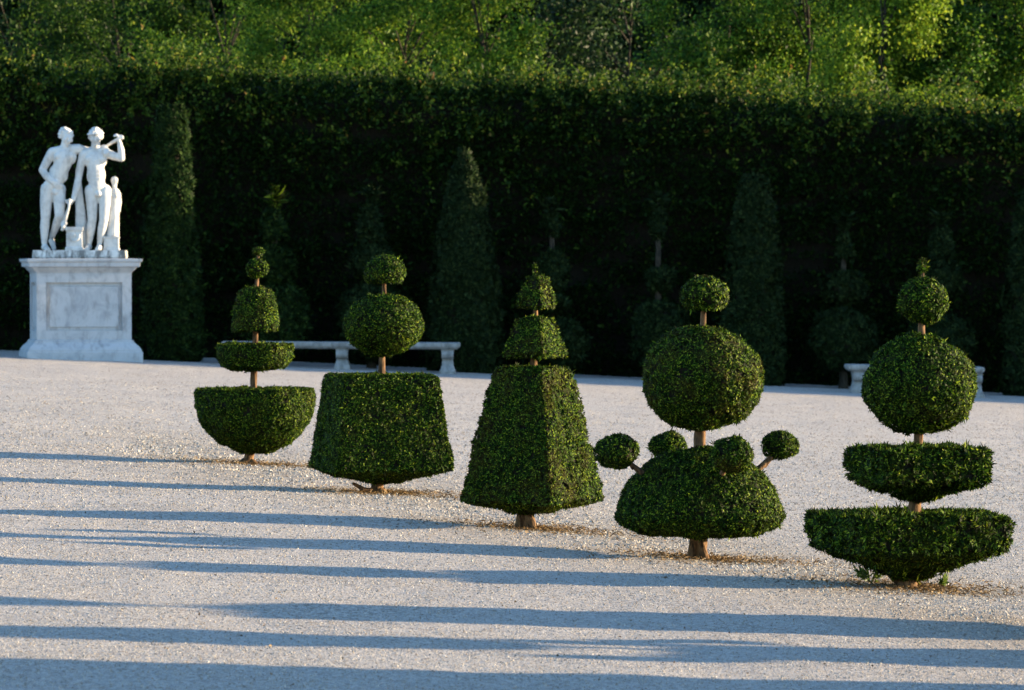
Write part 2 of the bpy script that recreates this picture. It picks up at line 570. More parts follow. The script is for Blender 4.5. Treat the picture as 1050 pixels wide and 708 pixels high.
trunk(t, f, [(251, 480, 12), (253, 475.5, 9.5), (255, 470, 6.5), (257, 460, 5.5), (259, 420, 4.7), (260, 392, 4.5), (262, 345, 3.4), (263.5, 290, 2.9), (265, 258, 1.6)],
      [[(254, 0, 472, 4), (246, -0.03, 476, 3), (240, -0.04, 480, 2)], [(256, 0, 472, 4), (263, -0.05, 477, 3), (268, -0.07, 481, 2)]])

# 2 -- square block with ellipsoid and mushroom cap
f = Frame(388, 505)
t = thing('topiary', 'broad topiary with a square flat topped block under an ellipsoid and small cap', 'topiary', (f.x, f.d, f.z), 0, ROW)
th2 = R(15.5)
clipped('block_foliage', t, [loft([(0, f.h(494)), (f.w(15), f.h(493)), (f.w(41.2), f.h(487)), (f.w(62.8), f.h(480)), (f.w(62.8), f.h(474)), (f.w(57.7), f.h(440)), (f.w(50.5), f.h(392)), (f.w(48.4), f.h(385)), (f.w(44.3), f.h(383.5)), (0, f.h(383.5))], 26, 72, rot=th2, centre=(f.dx(390.5), 0), seed=11)], M['yew'])
clipped('ellipsoid_foliage', t, [loft(ell(f.w(41.5), f.w(31.5), f.h(331.5)), centre=(f.dx(393), 0), seed=12)], M['yew'])
clipped('cap_foliage', t, [loft(ell(f.w(21), f.w(18.5), f.h(279), -0.55), centre=(f.dx(394), 0), wob=0.01, seed=13)], M['yew'])
trunk(t, f, [(386, 510, 15), (386, 506, 11), (386.5, 500, 8.5), (387.5, 485, 7), (390, 440, 5), (391.5, 375, 4.4), (393, 330, 3.8), (394, 285, 3)],
      [[(384, -0.02, 503, 4), (374, -0.06, 501, 2.5), (362, -0.1, 494, 1.5)], [(390, -0.02, 503, 5), (398, -0.05, 508, 4), (404, -0.06, 512, 2)]])

# 3 -- square pyramid in three tiers
f = Frame(538, 543)
t = thing('topiary', 'square pyramid topiary in three stacked tapering blocks with a lit right face', 'topiary', (f.x, f.d, f.z), 0, ROW)
th3 = R(-31)
cx = f.dx(546)
clipped('lower_block_foliage', t, [loft([(0, f.h(528)), (f.w(12), f.h(527)), (f.w(39.9), f.h(521)), (f.w(55.7), f.h(515)), (f.w(55.1), f.h(509)), (f.w(48.3), f.h(470)), (f.w(38.9), f.h(420)), (f.w(29.9), f.h(381)), (f.w(27.8), f.h(377.5)), (0, f.h(377))], 26, 72, rot=th3, centre=(cx, 0), seed=21)], M['yew_brown'])
clipped('middle_block_foliage', t, [loft([(0, f.h(367)), (f.w(24), f.h(367)), (f.w(25.5), f.h(363.5)), (f.w(20), f.h(343)), (f.w(16), f.h(328)), (f.w(14), f.h(327)), (0, f.h(327))], 26, 56, rot=th3, centre=(f.dx(548.5), 0), wob=0.009, seed=22)], M['yew_brown'])
clipped('upper_block_foliage', t, [loft([(0, f.h(316.5)), (f.w(14.3), f.h(316.5)), (f.w(15.5), f.h(313)), (f.w(12), f.h(298)), (f.w(9), f.h(286)), (f.w(6), f.h(283.5)), (0, f.h(283))], 14, 48, rot=th3, centre=(f.dx(550), 0), wob=0.008, seed=23)], M['yew_brown'])
clipped('tip_foliage', t, [loft([(0, f.h(284)), (f.w(2.6), f.h(281)), (f.w(3), f.h(276)), (0, f.h(271))], centre=(f.dx(548.5), 0), wob=0, seed=24, seg=12)], M['yew'], density=45000, shag=1.2, up=0.8)
trunk(t, f, [(538, 548, 13), (538, 543, 10.5), (538.5, 535, 9.5), (540, 520, 8.5), (544, 450, 6.5), (547, 372, 4.5), (549, 322, 3.6), (549, 290, 1.6), (548.5, 283, 0.8)],
      [[(534, -0.03, 528, 4), (532, -0.05, 537, 4), (529, -0.06, 545, 3.5)], [(542, -0.03, 528, 5), (545, -0.05, 537, 4.5), (547, -0.06, 546, 4)]])

# 4 -- dome with four balls on arms, big ball, mushroom
f = Frame(715, 572)
t = thing('topiary', 'topiary with a dome skirt ringed by four small balls below a large ball', 'topiary', (f.x, f.d, f.z), 0, ROW)
cx = f.dx(717)
clipped('dome_foliage', t, [loft([(0, f.h(549)), (f.w(20), f.h(548)), (f.w(60), f.h(546)), (f.w(80), f.h(539)), (f.w(87), f.h(529)), (f.w(85), f.h(518)), (f.w(79), f.h(504)), (f.w(69), f.h(489)), (f.w(55), f.h(475)), (f.w(38), f.h(465)), (f.w(18), f.h(459)), (0, f.h(457))], centre=(cx, 0), wob=0.02, wsize=0.2, seed=31)], M['yew'])
clipped('ball_foliage', t, [loft(ell(f.w(62), f.w(55), f.h(387)), centre=(f.dx(720), 0), wob=0.014, seed=32)], M['yew_brown'])
clipped('cap_foliage', t, [loft(ell(f.w(24.5), f.w(20), f.h(302), -0.7), centre=(f.dx(721.5), 0), wob=0.01, seed=33)], M['yew_brown'])
a19 = R(19)
for k, (ux, uy, rb, yb) in enumerate([(-math.cos(a19), -math.sin(a19), 20.8, 461), (math.cos(a19), math.sin(a19), 20, 458), (-math.sin(a19), math.cos(a19), 19.5, 461), (math.sin(a19), -math.cos(a19), 20.8, 462)]):
    q = f.w(90)
    bx_, by_, bz_ = cx + ux * q, uy * q, f.h(yb)
    g = Geo()
    st = np.array([cx + ux * q * 0.45, uy * q * 0.45, f.h(500)])
    mid = np.array([cx + ux * q * 0.8, uy * q * 0.8, f.h(476)])
    tube(g, [st, mid, (bx_, by_, bz_)], [0.02, 0.017, 0.012], 8, 0.12)
    tube(g, [mid * [1, 1, 0.97], (bx_ + 0.02, by_ - 0.02, bz_ + 0.03)], [0.012, 0.008], 6, 0.1)
    ab = g.build('arm_branch', M['bark'], t)
    clipped('arm_ball_foliage', ab, [loft(ell(f.w(rb), f.w(rb * 0.84), bz_), centre=(bx_, by_), wob=0.012, seed=35 + k)], M['yew_brown'] if k == 3 else M['yew'])
trunk(t, f, [(715, 578, 15), (715, 573, 11.5), (715, 566, 9.8), (716, 548, 9), (717, 500, 7.5), (718, 450, 7), (720, 386, 5.5), (721, 325, 4.3), (721.5, 300, 3)],
      [[(711, -0.03, 555, 4), (709, -0.05, 566, 4.2), (706, -0.06, 576, 4)], [(719, -0.03, 555, 4), (721, -0.05, 566, 4.5), (725, -0.06, 576, 4)]])

# 5 -- two square trays, ball, small ball, tip
f = Frame(929, 605)
t = thing('topiary', 'topiary with two wide square trays under a large ball and a small ball', 'topiary', (f.x, f.d, f.z), 0, ROW)
th5 = R(17)
cx = f.dx(932)
clipped('lower_tray_foliage', t, [loft([(0, f.h(597)), (f.w(10), f.h(596)), (f.w(34), f.h(584.5)), (f.w(62), f.h(574)), (f.w(81), f.h(565)), (f.w(82.5), f.h(559)), (f.w(85), f.h(534)), (f.w(83), f.h(529.5)), (0, f.h(529))], 26, 80, rot=th5, centre=(cx, 0), wob=0.016, seed=41)], M['yew'], length=0.026, width=0.009, density=12500, shag=0.8)
clipped('upper_tray_foliage', t, [loft([(0, f.h(519)), (f.w(9), f.h(517)), (f.w(26), f.h(508)), (f.w(50), f.h(501)), (f.w(57), f.h(495)), (f.w(59.5), f.h(465)), (f.w(57.5), f.h(461.5)), (0, f.h(461))], 26, 72, rot=th5, centre=(f.dx(942), 0), wob=0.014, seed=42)], M['yew'], length=0.026, width=0.009, density=12500, shag=0.8)
clipped('ball_foliage', t, [loft(ell(f.w(57.5), f.w(52), f.h(397)), centre=(f.dx(943), 0), wob=0.016, seed=43)], M['yew'])
clipped('small_ball_foliage', t, [loft(ell(f.w(25), f.w(24), f.h(311)), centre=(f.dx(945), 0), wob=0.012, seed=44)], M['yew'])
clipped('tip_foliage', t, [loft(ell(f.w(6), f.w(8.5), f.h(275.5)), centre=(f.dx(946), 0), wob=0.006, seed=45, seg=20)], M['yew_brown'])
trunk(t, f, [(930, 611, 17), (930, 606, 13), (931, 598, 12), (933, 580, 9), (938, 520, 8), (942, 455, 6), (944, 400, 5.5), (945, 335, 5), (946, 282, 2.2)],
      [[(926, 0, 602, 6), (914, -0.03, 590, 4.5), (908, -0.05, 580, 3)], [(935, 0.02, 602, 6), (950, 0.03, 588, 4), (965, 0.03, 577, 3)]])
base5 = f

# copies that carry the row on beyond the right edge and throw the nearest shadows
tops = [o for o in bpy.data.objects if o.parent is None and o.name.startswith('topiary')]
for src, (px, py), rz, lab in ((1, (1190, 653), 0.4, 'broad square block topiary just beyond the right edge of the view'),
                               (3, (1420, 688), 0.9, 'dome skirted topiary second beyond the right edge of the view'),
                               (1, (1690, 742), 0.3, 'big square block topiary third beyond the right edge of the view')):
    c = copy_tree(tops[src])
    x, d = gnd(px, py)
    c.location = (x, d, float(ground_height([x], [d])[0]))
    c.rotation_euler = (0, 0, rz)
    c['label'] = lab
    if px > 1600: c.scale = (1.7, 1.7, 1.7)

# ------------------------------------------------------------------ clipped evergreens along the hedge
BACK = 'dark evergreens standing along the hedge'


def back_plant(name, label, px, d, group, bodies, stem=None, leader=None, mat='yew_dark', density=2600):
    """bodies: (part name, profile in px (half width, y), dx px)"""
    x = (px - CX) * d / FPX
    z = float(ground_height([x], [d])[0])
    s = FPX / d
    zz = lambda y: CAM_H - (y - HY) / s - z
    t = thing(name, label, 'cone tree' if 'cone' in name else 'topiary', (x, d, z), 0, group)
    for nm, prof, dx in bodies:
        P = [(r / s, max(0.0, zz(y))) for r, y in prof]
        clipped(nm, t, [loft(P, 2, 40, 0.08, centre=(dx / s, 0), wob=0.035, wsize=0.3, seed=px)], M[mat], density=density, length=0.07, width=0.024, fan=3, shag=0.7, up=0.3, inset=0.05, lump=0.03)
    top = min(y for _, p, _ in bodies for _, y in p)
    ht = zz(top)
    g = Geo()
    tube(g, [(0, 0, -0.05), (0, 0, 0.15), (0, 0, ht * 0.9), (0, 0, (zz(leader) - 0.1) if leader else ht * 0.97)], [0.09, 0.06, 0.035, 0.012], 10, 0.1)
    g.build('trunk', M['bark_grey'], t)
    if leader:
        gl = Geo()
        L_ = zz(leader) - ht
        zs = ht - 0.05 + rng.random(110) ** 1.3 * (L_ + 0.03)
        th = rng.random(110) * 2 * PI
        whorl = np.exp(-((zs - ht - L_ * 0.45) / (0.14 * L_)) ** 2)
        D = np.stack([np.cos(th), np.sin(th), 0.45 + 0.8 * rng.random(110)], 1)
        leaves(gl, np.stack([0 * zs, 0 * zs, zs], 1), D, 0.10, 0.025, 2)
        sel = whorl > 0.4
        leaves(gl, np.stack([0 * zs, 0 * zs, zs], 1)[sel], D[sel] * [1, 1, 0.4], 0.2, 0.035, 2)
        gl.build('leader_shoot', M['yew' if leader == 192 else 'yew_dark'], t)  # leaf colour stands in for sun on one leader, shade on others
    return t


def disc(r, y0, y1, k=8):
    """rounded body between the pixel rows y0 (top) and y1 (bottom)"""
    c, h = (y0 + y1) / 2, (y1 - y0) / 2
    return [(r * max(0, math.cos(a)) ** 0.75, c + h * math.sin(-a)) for a in [(-PI / 2 + PI * i / k) for i in range(k + 1)]]


CONES = [('clipped_cone', 'tall dark clipped cone tree with a sunlit right edge beside the marble pedestal', 176, 68.0, [(0, 370), (30, 369), (33, 350), (32, 325), (29, 285), (25, 240), (21, 190), (17, 140), (14, 114), (11, 111), (0, 110)]),
         ('clipped_cone', 'pointed dark cone tree behind the right end of the long bench', 476, 68.2, [(0, 385), (36, 384), (39, 360), (38, 335), (33, 285), (26, 235), (18, 195), (10, 168), (4, 156), (0, 154)]),
         ('clipped_cone', 'blunt dark cone tree behind the topiary with the big ball', 773, 68.3, [(0, 394), (30, 393), (33, 370), (31, 330), (26, 270), (20, 215), (16, 188), (10, 182), (0, 181)]),
         ('clipped_cone', 'dark cone tree cut by the right edge right of the short bench', 1056, 68.3, [(0, 408), (26, 407), (29, 380), (26, 320), (21, 260), (14, 215), (7, 196), (0, 194)])]
for nm, lab, px, d, prof in CONES:
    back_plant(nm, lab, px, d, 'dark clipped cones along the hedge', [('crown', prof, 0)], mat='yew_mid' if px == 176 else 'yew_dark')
BT = 'dark tiered topiaries along the hedge'
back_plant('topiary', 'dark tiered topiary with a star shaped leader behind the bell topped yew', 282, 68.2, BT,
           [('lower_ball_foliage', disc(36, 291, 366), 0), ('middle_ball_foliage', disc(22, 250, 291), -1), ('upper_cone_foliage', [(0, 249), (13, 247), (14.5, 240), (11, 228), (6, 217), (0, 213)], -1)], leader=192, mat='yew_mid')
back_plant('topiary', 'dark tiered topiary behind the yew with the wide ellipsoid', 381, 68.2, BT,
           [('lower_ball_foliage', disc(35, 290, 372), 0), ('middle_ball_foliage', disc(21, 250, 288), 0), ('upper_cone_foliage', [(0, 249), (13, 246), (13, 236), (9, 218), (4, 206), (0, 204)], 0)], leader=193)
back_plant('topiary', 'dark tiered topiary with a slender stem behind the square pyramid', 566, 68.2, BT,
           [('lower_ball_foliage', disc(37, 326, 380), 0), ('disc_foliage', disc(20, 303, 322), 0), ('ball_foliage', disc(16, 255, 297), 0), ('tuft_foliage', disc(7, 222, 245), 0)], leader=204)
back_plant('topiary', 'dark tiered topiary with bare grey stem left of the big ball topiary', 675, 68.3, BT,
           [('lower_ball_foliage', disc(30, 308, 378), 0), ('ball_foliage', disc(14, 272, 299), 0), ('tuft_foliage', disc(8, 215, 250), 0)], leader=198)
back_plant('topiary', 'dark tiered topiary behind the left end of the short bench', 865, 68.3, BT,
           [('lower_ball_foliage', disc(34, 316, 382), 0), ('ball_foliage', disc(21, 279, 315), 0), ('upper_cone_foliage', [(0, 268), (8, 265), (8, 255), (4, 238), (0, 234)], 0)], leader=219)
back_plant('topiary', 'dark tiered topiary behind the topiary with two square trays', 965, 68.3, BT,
           [('lower_ball_foliage', disc(34, 322, 386), 0), ('ball_foliage', disc(20, 268, 306), 0), ('upper_cone_foliage', [(0, 267), (11, 264), (11, 254), (6, 236), (0, 229)], 0)], leader=220)

# ------------------------------------------------------------------ the hedge
def hedge_top(x):
    x = np.asarray(x, float)
    w_ = np.stack([x.ravel(), 0 * x.ravel(), 0 * x.ravel()], 1)
    k = np.clip((x - 12.5) / 2.0, 0, 1)  # unseen right stretch heightened to throw shade on gravel and pedestal
    return gz(x) + 4.06 + 1.1 * k * k * (3 - 2 * k) + (0.10 * vnoise(w_, 2.3) + 0.05 * vnoise(w_ + 4, 0.8)).reshape(x.shape)


HY0 = 70.0
hx = thing('hedge', 'tall dark clipped hornbeam hedge running across the back of the gravel', 'hedge', (0, HY0, 0))
g = Geo()
xs = np.concatenate([np.arange(-26, -17.1, 0.6), np.arange(-17, 13, 0.16), np.arange(13, 42.1, 0.6)])
prof = [(0.0, 0.0)] + [(0.0, k / 26) for k in range(1, 26)] + [(0.06, 1.0), (0.6, 1.02), (1.2, 1.02), (1.75, 1.0), (1.8, 0.5), (1.8, 0.0)]
prof = np.array(prof)
X = np.repeat(xs, len(prof))
Y = np.tile(prof[:, 0], len(xs))
Zf = np.tile(prof[:, 1], len(xs))
Z = gz(X) - 0.05 + Zf * (hedge_top(X) - gz(X) + 0.05)
V = np.stack([X, Y, Z], 1)
V[:, 1] += np.where(Y < 0.3, 0.10 * vnoise(V * [1, 1, 1.6], 1.1) + 0.06 * vnoise(V * [0.6, 1, 2.2] + 5, 0.45), 0)
V[:, 2] += np.where(Zf > 0.98, 0.07 * vnoise(V + 3, 0.7), 0)
i = np.arange(len(xs) - 1)[:, None] * len(prof)
j = np.arange(len(prof) - 1)[None, :]
F = np.stack([i + j, i + len(prof) + j, i + len(prof) + j + 1, i + j + 1], -1).reshape(-1, 4)
fc = V[F].mean(1)
front = (np.abs(fc[:, 0]) < 11.5) & (fc[:, 1] < 0.5)
P, Nn = sample(V, F[front], 1900)
lay = vnoise(P * [0.3, 1, 3.4], 0.36) * 0.75 + vnoise(P + 8, 0.22) * 0.5
keep = rng.random(len(P)) * 1.3 - 0.2 < 0.52 + 1.15 * lay
P, Nn, lay = P[keep], Nn[keep], lay[keep]
P = P + Nn * (0.02 + 0.07 * lay + rng.random(len(P)) * 0.06)[:, None]
D = Nn * 0.6 + rng.normal(size=P.shape) * 0.6 + [0, 0, -0.25]
leaves(g, P, D, 0.078, 0.042, 1, cup=0.1)
k = rng.choice(len(P), len(P) // 40, replace=False)           # sprays that have outgrown the last clipping
for q in range(7):
    Q = P[k] + Nn[k] * (0.03 + 0.03 * q) + rng.normal(size=(len(k), 3)) * 0.05
    leaves(g, Q, Nn[k] + rng.normal(size=(len(k), 3)) * 0.7, 0.08, 0.045, 1, cup=0.1)
rest = ~front & (fc[:, 1] < 1.79)
P, Nn = sample(V, F[rest], 160)
leaves(g, P, Nn * 0.6 + rng.normal(size=P.shape) * 0.5, 0.16, 0.09, 1)
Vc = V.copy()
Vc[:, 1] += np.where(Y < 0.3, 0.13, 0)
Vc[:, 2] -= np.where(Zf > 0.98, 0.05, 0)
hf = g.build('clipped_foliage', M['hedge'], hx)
join_into(hf, Geo().add(Vc, F).build('core', M['twig_shade']))
gw = Geo()
# runaway wisps leaning out of the upper face
for q in range(110):
    wx, wz = -9 + 18.5 * rng.random() ** 1.35, rng.random() ** 2.2 * 1.3
    n = 26
    tt = rng.random(n)
    o0 = np.array([wx, -0.02, float(hedge_top(wx)) - 0.1 - wz])
    ax = np.array([rng.normal() * 0.16, -0.18 - 0.12 * rng.random(), -0.1 + rng.normal() * 0.3])
    leaves(gw, o0 + tt[:, None] * ax + rng.normal(size=(n, 3)) * 0.035, rng.normal(size=(n, 3)) + [0.2, -0.4, 0], 0.075, 0.045, 1)
for q in range(420):
    wx, wz = rng.uniform(-10, 10.5), rng.random() ** 1.7 * 0.55
    n = 16
    tt = rng.random(n)
    o0 = np.array([wx, 0.02, float(hedge_top(wx)) - wz])
    ax = np.array([rng.normal() * 0.12, -0.14 - 0.1 * rng.random(), -0.12 + rng.normal() * 0.12])
    leaves(gw, o0 + tt[:, None] * ax + rng.normal(size=(n, 3)) * 0.045, rng.normal(size=(n, 3)) + [0.2, -0.4, 0], 0.07, 0.042, 1)
gw.build('leaning_wisps', M['shoots'], hx)
# unclipped shoots along the top
g = Geo()
ns = 1700
sx = rng.uniform(-11.5, 12.5, ns)
sy = rng.uniform(0.0, 1.6, ns)
tall = 0.16 + 0.46 * np.clip(0.5 + 0.9 * vnoise(np.stack([sx, sy, 0 * sx], 1), 0.7), 0, 1.3) * rng.random(ns) ** 0.7
for q in range(ns):
    n = int(14 + 40 * tall[q])
    tt = rng.random(n)
    ln = rng.normal(size=2) * 0.13
    hgt = tall[q] * (1.25 if sy[q] > 0.25 else 0.8) * (2.0 if q % 13 == 0 else 1.0)
    Pq = np.stack([sx[q] + ln[0] * tt + rng.normal(size=n) * 0.035, sy[q] + ln[1] * tt + rng.normal(size=n) * 0.03, hedge_top(sx[q]) - 0.06 + tt * hgt], 1)
    leaves(g, Pq, rng.normal(size=(n, 3)) * 0.8 + [0, 0, 0.25], 0.07 * (1.15 - 0.4 * q / ns), 0.04, 1)
g.build('top_shoots', M['shoots'], hx)

# ------------------------------------------------------------------ trees of the grove
def tree(name, label, px, d, zc, rx, rz, mat, n_cl=150, per=190, leaf=0.07, group='trees of the grove behind the hedge', conical=False):
    x = (px - CX) * d / FPX
    z = float(gz(x))
    t = thing(name, label, 'tree', (x, d, z), 0, group)
    zc -= z
    g = Geo()
    H = zc + rz * 0.75
    tube(g, [(0, 0, -0.1), (0.03, 0, 0.4), (0.08, 0.05, zc - rz * 0.6), (-0.05, 0, zc - rz * 0.35), (0.05, 0, zc)], [0.13, 0.08, 0.05, 0.03, 0.012], 10, 0.08)
    cl = []
    while len(cl) < n_cl:
        u = norm(rng.normal(size=(1, 3)))[0] * (0.35 + 0.65 * rng.random() ** 0.45)
        if conical:
            s_ = 1.0 - 0.75 * (u[2] * 0.5 + 0.5)
            u = u * [s_, s_, 1]
        p = u * [rx, rx * 0.85, rz] + [0, 0, zc]
        nz = vnoise(np.array([p]) * [1, 1, 1.25] + px, 0.62)[0]
        if nz > 0.16:
            cl.append(p * 1.0 + [0, 0, 0])
    cl = np.array(cl)
    for p in cl[:9]:
        b = np.array([0.0, 0, max(1.0, min(zc - 0.3, p[2] - 0.9))])
        tube(g, [b, (b + p) / 2 + [0, 0, 0.15], p], [0.018, 0.012, 0.006], 6)
    g.build('trunk', M['bark_grey'], t)
    g = Geo()
    n = n_cl * per
    ci = rng.integers(0, n_cl, n)
    off = rng.normal(size=(n, 3)) * ([0.34, 0.34, 0.15] if conical else [0.17, 0.17, 0.11]) * (0.6 + 0.8 * rng.random(n_cl))[ci][:, None]
    P = cl[ci] + off
    D = rng.normal(size=(n, 3)) + norm(off) * 0.5 + [0, 0, -0.25]
    leaves(g, P, D, leaf, leaf * 0.55, 1, cup=0.12, face=norm(off) + rng.normal(size=(n, 3)) * 0.55)
    g.build('crown', M[mat], t)
    return t


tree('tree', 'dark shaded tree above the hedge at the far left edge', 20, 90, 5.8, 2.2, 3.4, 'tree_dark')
tree('tree', 'mid green tree rising above the two marble figures', 125, 87, 5.3, 2.2, 3.0, 'tree_shaded')
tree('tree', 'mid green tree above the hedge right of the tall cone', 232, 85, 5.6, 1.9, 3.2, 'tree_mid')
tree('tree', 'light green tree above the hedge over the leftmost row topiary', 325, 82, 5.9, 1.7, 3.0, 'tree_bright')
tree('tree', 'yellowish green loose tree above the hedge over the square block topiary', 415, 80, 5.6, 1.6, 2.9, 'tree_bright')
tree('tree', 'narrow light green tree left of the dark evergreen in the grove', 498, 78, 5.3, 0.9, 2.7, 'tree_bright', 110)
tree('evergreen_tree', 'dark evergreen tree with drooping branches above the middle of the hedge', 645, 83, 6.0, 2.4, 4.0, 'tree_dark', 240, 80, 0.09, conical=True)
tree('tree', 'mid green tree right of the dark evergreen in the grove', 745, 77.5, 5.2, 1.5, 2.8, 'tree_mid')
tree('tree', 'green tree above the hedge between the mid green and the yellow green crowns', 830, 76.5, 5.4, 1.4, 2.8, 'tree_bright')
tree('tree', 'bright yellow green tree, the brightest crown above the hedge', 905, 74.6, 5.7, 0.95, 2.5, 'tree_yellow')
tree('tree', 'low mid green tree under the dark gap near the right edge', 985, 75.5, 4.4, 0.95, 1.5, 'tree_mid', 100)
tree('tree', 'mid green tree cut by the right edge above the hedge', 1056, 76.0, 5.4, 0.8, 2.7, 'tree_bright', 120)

# deep wood behind, one dark mass
g = Geo()
NW = 2400
cl = np.stack([rng.uniform(-42, 38, NW), rng.uniform(97, 104, NW), 13.0 * rng.random(NW) ** 0.8], 1)
cl[:, 2] *= 0.85 + 0.3 * vnoise(cl * [1, 0, 0], 3.5)
ci = rng.integers(0, NW, 150000)
P = cl[ci] + rng.normal(size=(150000, 3)) * [0.75, 0.5, 0.55]
P[:, 2] = np.maximum(P[:, 2], -0.5)
leaves(g, P, rng.normal(size=P.shape), 0.36, 0.22, 1)
# dark lumpy sheet inside the wood, its shade put into the colour
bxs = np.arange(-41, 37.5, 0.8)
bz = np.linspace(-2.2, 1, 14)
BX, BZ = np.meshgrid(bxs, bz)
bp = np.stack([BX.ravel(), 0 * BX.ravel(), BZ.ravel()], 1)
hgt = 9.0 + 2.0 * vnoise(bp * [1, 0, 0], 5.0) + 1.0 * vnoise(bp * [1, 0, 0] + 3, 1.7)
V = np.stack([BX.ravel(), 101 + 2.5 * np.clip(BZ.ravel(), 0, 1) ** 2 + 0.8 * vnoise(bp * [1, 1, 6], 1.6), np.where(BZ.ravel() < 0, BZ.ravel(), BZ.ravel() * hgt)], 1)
nb = len(bxs)
i = np.arange(len(bz) - 1)[:, None] * nb
j = np.arange(nb - 1)[None, :]
g.add(V, np.stack([i + j, i + j + 1, i + nb + j + 1, i + nb + j], -1).reshape(-1, 4))
V2 = V.copy()
V2[:, 1] = 108 - V[:, 1] + 101
g.add(V2, np.stack([i + j, i + nb + j, i + nb + j + 1, i + j + 1], -1).reshape(-1, 4))
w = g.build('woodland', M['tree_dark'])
tag(w, 'deep dark wood closing the view behind the trees', 'woodland', kind='stuff')

# ------------------------------------------------------------------ ground
gx = np.concatenate([np.linspace(-600, -60, 10), np.linspace(-50, -9, 22), np.arange(-8, 8.01, 0.07), np.linspace(9, 50, 22), np.linspace(60, 600, 10)])
gy = np.concatenate([np.linspace(-80, 12, 14), np.arange(13, 60, 0.085), np.arange(60, 76, 0.25), np.linspace(78, 120, 15), np.linspace(140, 900, 12)])
GX, GY = np.meshgrid(gx, gy)
zz = ground_height(GX.ravel(), GY.ravel())
V = np.stack([GX.ravel(), GY.ravel(), zz], 1)
nx = len(gx)
i = np.arange(len(gy) - 1)[:, None] * nx
j = np.arange(nx - 1)[None, :]
F = np.stack([i + j, i + j + 1, i + nx + j + 1, i + nx + j], -1).reshape(-1, 4)
o = Geo().add(V, F).build('gravel_ground', M['gravel'])
tag(o, kind='structure')

# loose stones
npb = 300000
d = 17.5 * (66 / 17.5) ** rng.random(npb)
x = rng.uniform(-1, 1, npb) * (0.118 * d + 0.3)
row = np.exp(-((d + 2.75 * x - 30.6) / 2.0) ** 2) * (np.abs(x) < 3.2)
keep = rng.random(npb) < (0.8 + 0.2 * row) * np.clip((66 - d) / 30, 0, 1)
d, x, row = d[keep], x[keep], row[keep]
sz = (0.0026 + 0.0042 * rng.random(len(d)) ** 2.0) * (1 + 0.45 * row) * np.clip(d / 26, 0.85, 1.5)
oc = np.array([[1, 0, 0], [0, 1, 0], [-1, 0, 0], [0, -1, 0], [0, 0, 1], [0, 0, -0.6]], float)
of = np.array([[0, 1, 4], [1, 2, 4], [2, 3, 4], [3, 0, 4]])
jit = oc[None, :5] * (0.7 + 0.6 * rng.random((len(d), 5, 3))) + rng.normal(size=(len(d), 5, 3)) * 0.22
th = rng.random(len(d)) * 2 * PI
c_, s_ = np.cos(th)[:, None], np.sin(th)[:, None]
vx = jit[:, :, 0] * c_ - jit[:, :, 1] * s_
vy = jit[:, :, 0] * s_ + jit[:, :, 1] * c_
vz = jit[:, :, 2] * 0.95
gzv = ground_height(x, d)
V = np.stack([x[:, None] + vx * sz[:, None], d[:, None] + vy * sz[:, None], gzv[:, None] + vz * sz[:, None]], -1).reshape(-1, 3)
F = (np.arange(len(d))[:, None, None] * 5 + of[None]).reshape(-1, 3)
o = Geo().add(V, F).build('loose_gravel', M['pebble'], smooth=False)
tag(o, 'loose pale gravel stones scattered over the terrace', 'gravel', kind='stuff')

# needle litter round the feet of the row
g = Geo()
for tp in tops:
    n = 1800
    r = np.abs(rng.normal(size=n)) * 0.42
    th = rng.random(n) * 2 * PI
    px_, py_ = tp.location.x + np.cos(th) * r + 0.08, tp.location.y + np.sin(th) * r * 0.9
    P = np.stack([px_, py_, ground_height(px_, py_) + 0.003 + 0.008 * rng.random(n)], 1)
    D = rng.normal(size=(n, 3)) * [1, 1, 0.35] + [0, 0, 0.1]
    leaves(g, P, D, 0.028, 0.007, 1)
n = 420
dd = 18 * (45 / 18) ** rng.random(n); xx = rng.uniform(-1, 1, n) * 0.115 * dd
P = np.stack([xx, dd, ground_height(xx, dd) + 0.006], 1)
leaves(g, P, rng.normal(size=(n, 3)) * [1, 1, 0.4] + [0, 0, 0.2], 0.016, 0.009, 1)
tag(g.build('needle_litter', M['litter']), 'brown dry needles and leaf scraps on the gravel round the trunks', 'litter', kind='stuff')


def weed(px, py, n, h, lab):
    x, d = gnd(px, py)
    t = thing('weed', lab, 'weed', (x, d, float(ground_height([x], [d])[0])), 0, 'small weeds at the foot of the two tray topiary')
    g = Geo(); gs = Geo()
    for q in range(n):
        a = rng.random() * 2 * PI
        tipv = np.array([math.cos(a) * h * 0.8, math.sin(a) * h * 0.8, h * (0.5 + 0.6 * rng.random())])
        tube(gs, [(0, 0, -0.01), tipv * [0.35, 0.35, 0.6], tipv], [0.003, 0.0025, 0.0015], 5)
        P = np.linspace(0.3, 1, 7)[:, None] * tipv
        leaves(g, np.repeat(P, 2, 0), rng.normal(size=(14, 3)) * 0.8 + tipv / h, 0.035, 0.014, 1)
    gs.build('stem', M['weed'], t)
    g.build('leaf_spray', M['weed'], t)


weed(893, 601, 9, 0.10, 'small bright green weed on the left of the two tray topiary trunk')
weed(963, 604, 5, 0.045, 'tiny green weed on the right of the two tray topiary trunk')

